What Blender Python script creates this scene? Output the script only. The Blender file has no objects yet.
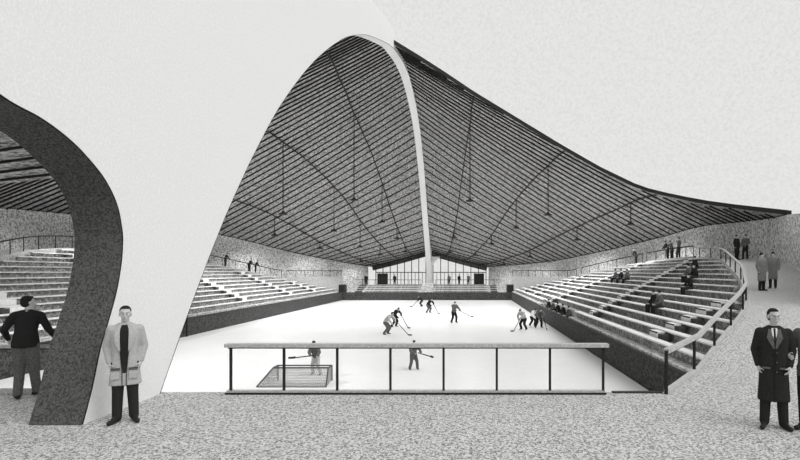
import bpy, math, random
from mathutils import Vector, Matrix
random.seed(7)
scene = bpy.context.scene
C = scene.collection
EYE = 2.35          # camera height above the near concourse
AX = -6.3           # x of the rink's long axis (the concrete spine stands on it)
ICE = -2.14

# ------------------------------------------------------------------ camera
cam_d = bpy.data.cameras.new('camera'); cam = bpy.data.objects.new('camera', cam_d); C.objects.link(cam)
cam.location = (0, 0, EYE); cam.rotation_euler = (math.radians(90), 0, 0)
cam_d.sensor_width = 36; cam_d.lens = 36 * 500 / 800
cam_d.shift_x = -67 / 800; cam_d.shift_y = 41 / 800
cam_d.clip_end = 600
scene.camera = cam
# ------------------------------------------------------------------ sky
SKY = 0.80
w = bpy.data.worlds.new('paper_white_sky'); scene.world = w; w.use_nodes = True
nt = w.node_tree; bg = nt.nodes['Background']
tc = nt.nodes.new('ShaderNodeTexCoord'); nz = nt.nodes.new('ShaderNodeTexNoise')
nz.inputs['Scale'].default_value = 190; nz.inputs['Detail'].default_value = 6; nz.inputs['Roughness'].default_value = .75
cr = nt.nodes.new('ShaderNodeValToRGB')
cr.color_ramp.elements[0].position = .28; cr.color_ramp.elements[0].color = (SKY*.84, SKY*.84, SKY*.825, 1)
cr.color_ramp.elements[1].position = .56; cr.color_ramp.elements[1].color = (SKY, SKY, SKY*.985, 1)
nt.links.new(tc.outputs['Generated'], nz.inputs['Vector']); nt.links.new(nz.outputs['Fac'], cr.inputs['Fac'])
nt.links.new(cr.outputs['Color'], bg.inputs['Color']); bg.inputs['Strength'].default_value = 1.0
# ------------------------------------------------------------------ sun (hazy, from the right and a little behind the viewer)
sd = bpy.data.lights.new('sun', 'SUN'); sun = bpy.data.objects.new('sun', sd); C.objects.link(sun)
sd.energy = 2.0; sd.angle = math.radians(50)
sun.rotation_euler = Vector((-.60, .36, -.72)).to_track_quat('-Z', 'Y').to_euler()
LAMP_POWER = 2300
# ------------------------------------------------------------------ exposure
vs = scene.view_settings; vs.view_transform = 'Standard'; vs.look = 'None'; vs.exposure = 0; vs.gamma = 1
vs.use_curve_mapping = False

# ================================================================== materials
def mat(name, base, dark=None, scale=12, cover=.45, soft=.12, rough=.9, spec=.15, scale2=None):
    """graphite-grained matt material: base tone speckled with a darker one"""
    m = bpy.data.materials.new(name); m.use_nodes = True; t = m.node_tree
    b = t.nodes['Principled BSDF']; b.inputs['Roughness'].default_value = rough
    b.inputs['Specular IOR Level'].default_value = spec
    if dark is None:
        b.inputs['Base Color'].default_value = (base, base, base*.985, 1); return m
    co = t.nodes.new('ShaderNodeTexCoord')
    def layer(sc, seed):
        mp = t.nodes.new('ShaderNodeMapping'); mp.inputs['Location'].default_value = (seed, seed*.7, seed*1.3)
        n = t.nodes.new('ShaderNodeTexNoise'); n.inputs['Scale'].default_value = sc
        n.inputs['Detail'].default_value = 3; n.inputs['Roughness'].default_value = .7
        r = t.nodes.new('ShaderNodeMapRange'); r.inputs['From Min'].default_value = .5-(.5-cover)*.5-soft*.5
        r.inputs['From Max'].default_value = .5-(.5-cover)*.5+soft*.5
        t.links.new(co.outputs['Object'], mp.inputs['Vector']); t.links.new(mp.outputs[0], n.inputs['Vector'])
        t.links.new(n.outputs['Fac'], r.inputs['Value']); return r.outputs[0]
    a = layer(scale, 3.1); a2 = layer(scale2 or scale*3.3, 11.7)
    mx = t.nodes.new('ShaderNodeMath'); mx.operation = 'MULTIPLY_ADD'; mx.inputs[1].default_value = .5
    h = t.nodes.new('ShaderNodeMath'); h.operation = 'MULTIPLY'; h.inputs[1].default_value = .5
    t.links.new(a2, h.inputs[0]); t.links.new(a, mx.inputs[0]); t.links.new(h.outputs[0], mx.inputs[2])
    mix = t.nodes.new('ShaderNodeMix'); mix.data_type = 'RGBA'
    t.links.new(mx.outputs[0], mix.inputs['Factor'])
    mix.inputs['A'].default_value = (base, base, base*.985, 1); mix.inputs['B'].default_value = (dark, dark, dark, 1)
    t.links.new(mix.outputs['Result'], b.inputs['Base Color'])
    return m

M = {}
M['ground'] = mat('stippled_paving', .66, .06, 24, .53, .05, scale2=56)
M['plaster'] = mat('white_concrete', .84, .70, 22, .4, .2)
M['beam_and_shade'] = mat('dark_beam_and_arch_shade', .12, .025, 26, .52, .08, scale2=70)  # dark beam tone; on the arch's front face it paints in the shade
M['ceil'] = mat('timber_roof_boarding', .52, .07, 4.5, .48, .08, scale2=10)
M['rib'] = mat('dark_roof_joist', .03)
M['wall'] = mat('roughcast_wall', .82, .18, 4.5, .52, .06, scale2=9)
M['tier'] = mat('grandstand_concrete', .80, .24, 5, .50, .08, scale2=12)
M['bench'] = mat('pale_bench_timber', .88, .70, 4, .4, .2)
M['support'] = mat('grey_bench_support', .55, .12, 5, .46, .1)
M['board'] = mat('dark_rink_boards', .10, .015, 7, .50, .08, scale2=18)
M['line'] = mat('black_metal', .025)
M['railtop'] = mat('pale_handrail', .62, .35, 16, .4, .2)
M['stepd'] = mat('dark_stair_edge', .07)
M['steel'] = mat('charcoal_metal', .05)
M['skin'] = mat('skin', .62, .42, 60, .35, .3)
M['hair'] = mat('dark_hair', .02)
M['black'] = mat('black_wool', .022, .012, 60, .5, .3)
M['coatdark'] = mat('dark_tweed', .035, .012, 60, .5, .2)
M['coatlight'] = mat('light_canvas_coat', .52, .30, 70, .45, .2)
M['coatmid'] = mat('mid_grey_coat', .30, .10, 40, .48, .1)
M['grey'] = mat('grey_cloth', .16, .06, 60, .5, .2)
M['pale'] = mat('pale_cloth', .50, .32, 60, .5, .2)
M['trouser'] = mat('dark_trouser_cloth', .03, .015, 60, .5, .2)
M['tgrey'] = mat('grey_trouser_cloth', .15, .05, 45, .5, .2)
M['shoe'] = mat('black_leather', .02, rough=.5)
M['white'] = mat('white_shirt', .85)
M['bulb'] = mat('lamp_glass', .8)
M['bulb'].node_tree.nodes['Principled BSDF'].inputs['Emission Color'].default_value = (1, 1, 1, 1)
M['bulb'].node_tree.nodes['Principled BSDF'].inputs['Emission Strength'].default_value = 1.0
M['ice'] = mat('rink_ice', .93, .87, .8, .4, .3, rough=.22, spec=.2, scale2=4)
def mk_glass():
    m = bpy.data.materials.new('window_glass'); m.use_nodes = True; t = m.node_tree
    t.nodes.remove(t.nodes['Principled BSDF'])
    tr = t.nodes.new('ShaderNodeBsdfTransparent'); gl = t.nodes.new('ShaderNodeBsdfGlossy'); gl.inputs['Roughness'].default_value = .03
    tr.inputs['Color'].default_value = (1, 1, 1, 1)
    mx = t.nodes.new('ShaderNodeMixShader'); mx.inputs[0].default_value = .03
    t.links.new(tr.outputs[0], mx.inputs[1]); t.links.new(gl.outputs[0], mx.inputs[2])
    t.links.new(mx.outputs[0], t.nodes['Material Output'].inputs['Surface']); return m
M['glass'] = mk_glass()
def mk_net():
    m = bpy.data.materials.new('goal_netting'); m.use_nodes = True; t = m.node_tree
    b = t.nodes['Principled BSDF']; b.inputs['Base Color'].default_value = (.3, .3, .3, 1); b.inputs['Roughness'].default_value = .9
    return m
M['net'] = mk_net()

# ================================================================== mesh helpers
class MB:
    def __init__(s): s.v = []; s.f = []
    def quad(s, a, b, c, d):
        n = len(s.v); s.v += [tuple(a), tuple(b), tuple(c), tuple(d)]; s.f.append((n, n+1, n+2, n+3)); return s
    def box(s, x0, x1, y0, y1, z0, z1):
        n = len(s.v)
        s.v += [(x, y, z) for z in (z0, z1) for y in (y0, y1) for x in (x0, x1)]
        s.f += [tuple(n+i for i in q) for q in ((0,2,3,1),(4,5,7,6),(0,1,5,4),(2,6,7,3),(0,4,6,2),(1,3,7,5))]; return s
    def sweep(s, pts, w, h, up=Vector((0, 0, 1)), dz=0):
        """rectangular bar (w across, h high, top at the path + dz) along a path"""
        P = [Vector(p) for p in pts]; n0 = len(s.v)
        for i, p in enumerate(P):
            a = P[max(i-1, 0)]; b = P[min(i+1, len(P)-1)]; t = (b-a).normalized()
            side = t.cross(up); side = side.normalized() if side.length > 1e-6 else Vector((1, 0, 0))
            u = side.cross(t).normalized()
            p = p + Vector((0, 0, dz))
            s.v += [tuple(p-side*w/2), tuple(p+side*w/2), tuple(p+side*w/2-u*h), tuple(p-side*w/2-u*h)]
        for i in range(len(P)-1):
            a = n0+i*4; b = a+4
            for k in range(4): s.f.append((a+k, a+(k+1) % 4, b+(k+1) % 4, b+k))
        e = n0+(len(P)-1)*4
        s.f += [(n0+3, n0+2, n0+1, n0), (e, e+1, e+2, e+3)]; return s
    def tube(s, p0, p1, r0, r1=None, n=10, caps=True):
        r1 = r0 if r1 is None else r1
        p0 = Vector(p0); p1 = Vector(p1); t = (p1-p0).normalized()
        a = t.orthogonal().normalized(); b = t.cross(a); n0 = len(s.v)
        for p, r in ((p0, r0), (p1, r1)):
            for k in range(n):
                an = 2*math.pi*k/n; s.v.append(tuple(p+(a*math.cos(an)+b*math.sin(an))*r))
        for k in range(n): s.f.append((n0+k, n0+(k+1) % n, n0+n+(k+1) % n, n0+n+k))
        if caps: s.f += [tuple(n0+k for k in reversed(range(n))), tuple(n0+n+k for k in range(n))]
        return s
    def lathe(s, prof, c=(0, 0, 0), n=20):
        n0 = len(s.v)
        for r, z in prof:
            for k in range(n):
                an = 2*math.pi*k/n; s.v.append((c[0]+r*math.cos(an), c[1]+r*math.sin(an), c[2]+z))
        for i in range(len(prof)-1):
            for k in range(n):
                a = n0+i*n+k; b = n0+i*n+(k+1) % n; s.f.append((a, b, b+n, a+n))
        return s
    def capsule(s, p0, p1, r0, r1, sq=None, k=1., n=14):
        """closed rounded cone; offsets along sq are scaled by k"""
        p0 = Vector(p0); p1 = Vector(p1); d = p1-p0
        t = d.normalized() if d.length > 1e-6 else Vector((0, 0, 1))
        a = t.orthogonal().normalized(); b = t.cross(a); n0 = len(s.v); rings = []
        for q in (-80, -50, -22): rings.append((p0+t*(r0*math.sin(math.radians(q))), r0*math.cos(math.radians(q))))
        rings += [(p0, r0), (p1, r1)]
        for q in (22, 50, 80): rings.append((p1+t*(r1*math.sin(math.radians(q))), r1*math.cos(math.radians(q))))
        ax = Vector(sq).normalized() if sq is not None else None
        for c, r in rings:
            for i in range(n):
                an = 2*math.pi*i/n; o = (a*math.cos(an)+b*math.sin(an))*r
                if ax is not None: o = o-ax*(o.dot(ax)*(1-k))
                s.v.append(tuple(c+o))
        for j in range(len(rings)-1):
            for i in range(n): s.f.append((n0+j*n+i, n0+j*n+(i+1) % n, n0+(j+1)*n+(i+1) % n, n0+(j+1)*n+i))
        e = n0+(len(rings)-1)*n
        s.f += [tuple(n0+i for i in reversed(range(n))), tuple(e+i for i in range(n))]; return s
    def ell(s, c, rx, ry, rz, rot=None, n=14, m=9):
        n0 = len(s.v); c = Vector(c)
        for j in range(1, m):
            th = math.pi*j/m
            for i in range(n):
                an = 2*math.pi*i/n
                o = Vector((rx*math.sin(th)*math.cos(an), ry*math.sin(th)*math.sin(an), -rz*math.cos(th)))
                if rot is not None: o = rot @ o
                s.v.append(tuple(c+o))
        for j in range(m-2):
            for i in range(n): s.f.append((n0+j*n+i, n0+j*n+(i+1) % n, n0+(j+1)*n+(i+1) % n, n0+(j+1)*n+i))
        e = n0+(m-2)*n
        s.f += [tuple(n0+i for i in reversed(range(n))), tuple(e+i for i in range(n))]; return s
    def mesh(s, name):
        me = bpy.data.meshes.new(name); me.from_pydata(s.v, [], s.f); me.update(); return me
    def build(s, name, m, parent=None, smooth=False):
        me = s.mesh(name); me.materials.append(M[m])
        if smooth:
            for p in me.polygons: p.use_smooth = True
        o = bpy.data.objects.new(name, me); C.objects.link(o)
        if parent is not None: o.parent = parent
        return o
    def remesh(s, name, m, parent, vox, smooth=4):
        """fuse overlapping closed shapes into one continuous skin"""
        me = s.mesh(name+'_raw'); t = bpy.data.objects.new('tmp', me); C.objects.link(t)
        r = t.modifiers.new('r', 'REMESH'); r.mode = 'VOXEL'; r.voxel_size = vox
        if smooth:
            q = t.modifiers.new('s', 'SMOOTH'); q.factor = .5; q.iterations = smooth
        dg = bpy.context.evaluated_depsgraph_get()
        out = bpy.data.meshes.new_from_object(t.evaluated_get(dg)); out.name = name
        bpy.data.objects.remove(t); bpy.data.meshes.remove(me)
        out.materials.clear(); out.materials.append(M[m])
        for p in out.polygons: p.use_smooth = True
        o = bpy.data.objects.new(name, out); C.objects.link(o); o.parent = parent; return o

def tag(o, label, cat, group=None):
    o['label'] = label; o['category'] = cat
    if group: o['group'] = group
    return o
def struct(o, label=None, cat=None):
    o['kind'] = 'structure'
    if label: o['label'] = label
    if cat: o['category'] = cat
    return o
def empty(name, loc=(0, 0, 0), rz=0, scale=1):
    o = bpy.data.objects.new(name, None); C.objects.link(o); o.location = loc; o.rotation_euler = (0, 0, rz)
    o.scale = (scale,)*3; o.empty_display_size = .2; return o
def copy_tree(o, parent=None):
    c = o.copy(); C.objects.link(c)
    if parent is not None: c.parent = parent
    for ch in list(o.children): copy_tree(ch, c)
    return c

# ================================================================== plan of the building
def lerp(Y, t):
    if Y <= t[0][0]: return t[0][1]
    for (a, p), (b, q) in zip(t, t[1:]):
        if Y <= b: return p+(q-p)*(Y-a)/(b-a)
    return t[-1][1]
def sm(Y, t, h=2.0): return (lerp(Y-h, t)+2*lerp(Y-h/2, t)+2*lerp(Y, t)+2*lerp(Y+h/2, t)+lerp(Y+h, t))/8
T_W = [(8,12),(9.7,14),(13.7,17),(17.7,20),(25,24),(35,28),(43,29),(53,27.3),(62,24),(72,19),(78,14.5),(84,9.5)]
T_RIM = {-1: [(8,3.0),(20,4.4),(30,6),(37,7.1),(45,7.5),(62,6.9),(74,4.7),(84,3)],
          1: [(8,3.0),(17,4.2),(30,5.9),(47,6.7),(57,5.6),(72,3.8),(84,3)]}
T_R = [(5,6.5),(9.7,10.1),(13.7,13),(17.7,16.1),(25,20),(35,24),(43,25),(53,23.5),(65,18.5),(72,15.5),(77,13.4),(81,13.3)]
T_INT = [(9.7,0),(11.9,3.3),(12.5,4.1),(13.9,5.7),(16,7.8),(19.2,10.4),(23.1,13),(26.2,14.7),(30.3,16.6),(38.5,19.7),(47,21.7),(55,21.8),(62,20),(68,16.5),(74,11),(80,6),(84,5)]
def W(Y): return sm(Y, T_W)
def R(Y): return sm(Y, T_R, 1.6) if Y > 11.5 else lerp(Y, T_R)
def RIM(Y, s): return sm(Y, T_RIM[s], 3)
def SP(Y): return max(sm(Y, T_INT, 1.5)+.55, 5.2)
SLOPE = {-1: .42, 1: .36}
def stand_z(d, s): return -.93+SLOPE[s]*(d-13)
def FL(Y, s):
    near = lerp(Y, [(12, 0), (17.7, 1.0), (24, 1.45), (30, 1.45)])
    return max(0, near, stand_z(sm(Y, T_R, 3), s)+.15)
def roof(Y, f, s):
    wv = W(Y); r = RIM(Y, s); a = SP(Y); sag = .03*(a-r)
    return Vector((AX+s*(.40+(wv-.40)*f), Y, a+(r-a)*f-4*sag*f*(1-f)))
T_CUT = [(0,40.2),(.07,40.9),(.14,42),(.224,43.6),(.37,44.6),(.51,45.5),(.64,45.9),(.77,45.5),(.83,43.5),(.88,41.1),(.944,36.6),(1,32)]
CABLES = {-1: [[(10,.05),(32,.09),(44,.155),(54,.2),(66.6,.228),(84,.235)], [(10,.36),(46,.42),(61,.45),(84,.455)], [(10,.70),(56,.75),(84,.81)]],
           1: [[(40,.225),(84,.25)], [(40,.525),(84,.525)], [(40,.80),(84,.81)]]}

# ================================================================== ground, floor, ice
g = MB().box(-75, 60, -12, 108, -4.0, -3.2)
struct(g.build('ground', 'ground'), 'stippled ground around the hall', 'ground')
fl = MB()
fl.box(-45, 45, -9, 9.70, -2.6, 0)
for s in (-1, 1):
    ys = [9.7+.6*i for i in range(int((81-9.7)/.6)+1)]+[81.3]
    prev = None
    for Y in ys:
        wo = 50 if (s > 0 and Y < 18.4) else W(Y)+.15
        z = FL(Y, s); xi = AX+s*R(Y); xo = AX+s*wo
        cur = ((xi, Y, z), (xo, Y, z), (xi, Y, -2.6), (xi+s*.01, Y, -2.6))
        if prev:
            if s > 0: fl.quad(prev[0], prev[1], cur[1], cur[0]); fl.quad(prev[0], cur[0], cur[2], prev[2])
            else: fl.quad(prev[1], prev[0], cur[0], cur[1]); fl.quad(cur[0], prev[0], prev[2], cur[2])
        prev = cur
fl.box(-24, 11.4, 81.3, 85.2, -2.6, 0)
struct(fl.build('floor', 'ground'), 'grey stippled concourse running around the grandstands', 'floor')
ice = MB().box(-22, 9.5, 9.72, 77.0, ICE-.3, ICE)
struct(ice.build('ice_rink', 'ice'), 'white sheet of ice filling the sunken rink', 'ice rink')

# ================================================================== outer walls
for s, nm in ((-1, 'wall_left'), (1, 'wall_right')):
    b = MB(); prev = None
    Y = 9.7 if s < 0 else 18.0
    while Y <= 84.01:
        x = AX+s*W(Y); top = RIM(Y, s)-.05
        cur = [(x, Y, -2.6), (x, Y, top), (x+s*.3, Y, top), (x+s*.3, Y, -2.6)]
        if prev:
            for k in range(3): b.quad(prev[k], cur[k], cur[k+1], prev[k+1])
        else: b.quad(*cur)
        prev = cur; Y += .6
    b.quad(*reversed(prev))
    struct(b.build(nm, 'wall'))

# ================================================================== far glass wall with two dark doors
for idx, (x0, x1) in enumerate(((-15.3, -6.9), (-5.7, 3.2))):
    n = idx+1; wn = empty('window_%d' % n, (0, 0, 0)); struct(wn)
    s = -1 if idx == 0 else 1
    def topz(x): return roof(84, min(1, max(0, (s*(x-AX)-.4)/(W(84)-.4))), s).z-.05
    fr = MB(); gl = MB(); N = 7
    xs = [x0+(x1-x0)*k/N for k in range(N+1)]
    for x in xs: fr.box(x-.06, x+.06, 83.9, 84.06, 0, topz(x))
    fr.box(x0, x1, 83.92, 84.04, 2.05, 2.19); fr.box(x0, x1, 83.92, 84.04, 0, .12)
    for a, c in zip(xs, xs[1:]):
        m_ = (a+c)/2; fr.box(m_-.04, m_+.04, 83.95, 84.02, .1, 2.1)
        gl.quad((a+.06, 83.98, .12), (c-.06, 83.98, .12), (c-.06, 83.98, topz(c)), (a+.06, 83.98, topz(a)))
        fr.sweep([(a, 83.98, topz(a)), (c, 83.98, topz(c))], .14, .12)
    fr.build('window_frame', 'steel', wn); gl.build('pane', 'glass', wn)
for n, x in ((1, -14.1), (2, 2.0)):
    d = empty('door_%d' % n, (x, 83.3, 0)); struct(d)
    MB().box(-.85, .85, 0, .5, 0, 1.95).build('door_frame', 'steel', d)
    MB().box(-.38*2, -.02, -.05, 0, .05, 1.88).box(.02, .76, -.05, 0, .05, 1.88).build('door_leaf', 'line', d)

# ================================================================== roof
cl = {}
for s, lab in ((-1, 'left half of the hanging timber roof, running the full length of the hall'), (1, 'right half of the hanging timber roof, cut open at the near end')):
    par = empty('ceiling'); struct(par, lab, 'roof'); cl[s] = par
    NF = 28; NY = 64; b = MB(); th = .22
    grid = []
    for j in range(NY+1):
        row = []
        for i in range(NF+1):
            f = i/NF; y0 = 8.2 if s < 0 else lerp(f, T_CUT)
            Y = y0+(84.4-y0)*j/NY; row.append(roof(Y, f, s))
        grid.append(row)
    nr = NF+1
    for off in (0, th):
        for row in grid:
            for p in row: b.v.append((p.x, p.y, p.z+off))
    tot = (NY+1)*nr
    for j in range(NY):
        for i in range(NF):
            a = j*nr+i; q = (a, a+1, a+nr+1, a+nr)
            if s < 0: q = q[::-1]
            b.f.append(q[::-1]); b.f.append(tuple(k+tot for k in q))
        for a in (j*nr, j*nr+NF): b.f.append((a, a+nr, a+nr+tot, a+tot))
    for i in range(NF):
        for a in (i, NY*nr+i): b.f.append((a, a+1, a+1+tot, a+tot))
    b.build('roof_deck', 'ceil', par, smooth=False)
    Y = 10.0 if s < 0 else 32.9
    while Y < 84:
        fs = [k/40 for k in range(41)]
        runs = [[]]
        for f in fs:
            if s < 0 or lerp(f, T_CUT) < Y-.05: runs[-1].append(f)
            elif runs[-1]: runs.append([])
        for rn in runs:
            if len(rn) > 1: MB().sweep([roof(Y, f, s) for f in rn], lerp(Y, [(10, .03), (35, .085)]), lerp(Y, [(10, .05), (35, .12)])).build('roof_joist', 'rib', par)
        Y += .8 if Y < 26 else 1.05
    for ct in CABLES[s]:
        y0 = 10 if s < 0 else lerp(ct[0][1], T_CUT)
        pts = [roof(Y_, sm(Y_, ct, 3), s)-Vector((0, 0, .13)) for Y_ in (y0+(84.2-y0)*k/50 for k in range(51))]
        MB().sweep(pts, .10, .10).build('roof_cable', 'rib', par)
    # dark beams closing the edges of the roof
    if s > 0:
        pts = [roof(lerp(k/NF, T_CUT), k/NF, s)+Vector((0, -.07, .25)) for k in range(NF+1)]
        MB().sweep(pts, .10, .30).build('edge_beam', 'rib', par)
    pts = [roof(84.4, k/20, s)+Vector((0, 0, .25)) for k in range(21)]
    MB().sweep(pts, .2, .95).build('edge_beam', 'beam_and_shade', par)
    pts = [roof((9 if s < 0 else 32)+(84.4-(9 if s < 0 else 32))*k/50, 1.0, s)+Vector((s*.1, 0, .24)) for k in range(51)]
    MB().sweep(pts, .3, .27).build('edge_beam', 'rib', par)

# ================================================================== concrete spine
sp = empty('spine_arch', (AX+.025, 0, 0))
tag(sp, 'giant white concrete arch springing from the near ground over the hall', 'arch')
def px_front():
    out = []
    for u, v in [(85,425),(92,388),(100,350),(108,322),(116,293),(121,265),(122.5,245),(122,230),(117,205),(105,180),(85,155),(65,136),(40,118),(0,95)]:
        Y = -5.87*500/(u-467); out.append((Y, EYE+(271-v)/500*Y))
    out[0] = (7.63, 0.0)
    return out
FRONT = px_front()+[(5.4, 4.95), (4.2, 5.35), (3.0, 5.65)]
INN = [(9.56,0),(10.44,1.33),(11.16,2.35),(11.9,3.35),(12.5,4.1),(13.9,5.7),(16,7.8),(19.2,10.4),(23.1,13),(26.2,14.7),(30.3,16.6),(38.5,19.7),(43,20.9),(47,21.7),(51,22.05),(55,21.8),(59,21.1),(62,20.1),(65,18.6),(68,16.5),(71,13.9),(74,11),(77,8.2),(80,5.2),(82.3,2.2),(83.4,0)]
OUT = [(3.0, 6.3), (4.5, 6.35), (6, 6.5), (8, 7.3), (10.5, 8.8), (13.5, 10.5), (17, 12.4), (21, 14.6), (25.5, 16.9), (30.3, 18.9), (38.5, 21.3), (43, 22.3), (47, 22.9), (51, 23.2), (55, 23.0), (59, 22.4), (63, 21.3), (67, 19.1), (71, 16.2), (75, 12.6), (79, 9.0), (82.5, 5.6), (84.4, 2.6), (85.2, 0)]
def catmull(P, n=6):
    out = []
    for i in range(len(P)-1):
        p0 = P[max(i-1, 0)]; p1 = P[i]; p2 = P[i+1]; p3 = P[min(i+2, len(P)-1)]
        for k in range(n):
            t = k/n
            out.append(tuple(.5*((2*p1[a])+(-p0[a]+p2[a])*t+(2*p0[a]-5*p1[a]+4*p2[a]-p3[a])*t*t+(-p0[a]+3*p1[a]-3*p2[a]+p3[a])*t**3) for a in (0, 1)))
    out.append(P[-1]); return out
fr_c = catmull(FRONT, 5); in_c = catmull(INN, 5); out_c = catmull(OUT, 5)
loop = fr_c+out_c+in_c[::-1]          # tip .. ground front up, over the top to the far foot, back along the soffit
HW = .405
from mathutils.geometry import tessellate_polygon
poly = [Vector((0, y, z)) for y, z in loop]
b = MB(); n = len(loop)
b.v = [(-HW, y, z) for y, z in loop]+[(HW, y, z) for y, z in loop]
for tri in tessellate_polygon([poly]):
    a_, b_, c_ = tri
    nrm = (poly[b_]-poly[a_]).cross(poly[c_]-poly[a_]).x
    t1 = (a_, b_, c_) if nrm > 0 else (a_, c_, b_)
    b.f.append(tuple(k+n for k in t1)); b.f.append(t1[::-1])
nf = len(fr_c)
for i in range(nf-1, n):
    j = (i+1) % n; b.f.append((i, j, j+n, i+n))
b.build('arch_body', 'plaster', sp)
# underside of the cantilevered end, its shade painted on as dark stipple
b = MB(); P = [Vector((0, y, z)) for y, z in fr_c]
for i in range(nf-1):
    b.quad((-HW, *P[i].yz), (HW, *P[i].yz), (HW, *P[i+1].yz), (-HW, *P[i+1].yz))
for i in range(nf):   # body of the shade-coloured face: thin slab set into the arch
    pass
d = b.build('shaded_underside', 'beam_and_shade', sp); d['label'] = 'front face of the arch foot, shade painted in dark stipple'
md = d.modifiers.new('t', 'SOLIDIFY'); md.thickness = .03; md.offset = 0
# thin black arris lines where the faces meet
for nm, crv, xx in (('edge_line', fr_c, HW), ('edge_line', in_c[:70], HW)):
    MB().sweep([(xx, y, z) for y, z in crv], .022, .022, up=Vector((1, 0, 0))).build(nm, 'line', sp)
# haunch that carries the far foot on to the stand
MB().box(-.9, .9, 79.4, 82.2, -.9, .35).build('foot_block', 'tier', sp)
b = MB()
for k in range(8):
    a0 = k/8; a1 = (k+1)/8
    def hz(t): return (HW-.02+1.5*(1-t)**2.2+.0, 4.7-2.6*t)
    (xa, za), (xb, zb) = hz(a0), hz(a1)
    b.quad((HW-.05, 82.0, za), (xa, 82.0, za), (xb, 82.0, zb), (HW-.05, 82.0, zb))
    b.quad((HW-.05, 82.4, zb), (xb, 82.4, zb), (xa, 82.4, za), (HW-.05, 82.4, za))
    b.quad((xa, 82.0, za), (xa, 82.4, za), (xb, 82.4, zb), (xb, 82.0, zb))
b.build('haunch', 'plaster', sp)

# ================================================================== rink boards
def bar(name, m, x0, x1, y0, y1, z0, z1, label, cat, cap=True):
    o = empty(name, ((x0+x1)/2, (y0+y1)/2, z0)); tag(o, label, cat)
    cx, cy = o.location.x, o.location.y
    MB().box(x0-cx, x1-cx, y0-cy, y1-cy, 0, z1-z0).build('board_panel', m, o)
    return o
XL, XR = AX-12.95, AX+13.12
rb = bar('rink_board', 'board', XR, XR+.14, 13.6, 77.1, ICE, -.93, 'long dark rink board below the right grandstand', 'rink board')
lb = bar('rink_board', 'board', XL-.14, XL, 13.6, 77.1, ICE, -.93, 'long dark rink board below the left grandstand', 'rink board')
fb = bar('rink_board', 'board', XL+.02, XR-.02, 77.0, 77.14, ICE, -.93, 'dark rink board across the far end of the ice', 'rink board')
for o, w_ in ((rb, .2), (lb, .2)):
    MB().box(-w_/2, w_/2, -31.7, 31.7, 1.21, 1.26).build('board_cap', 'steel', o)

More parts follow.
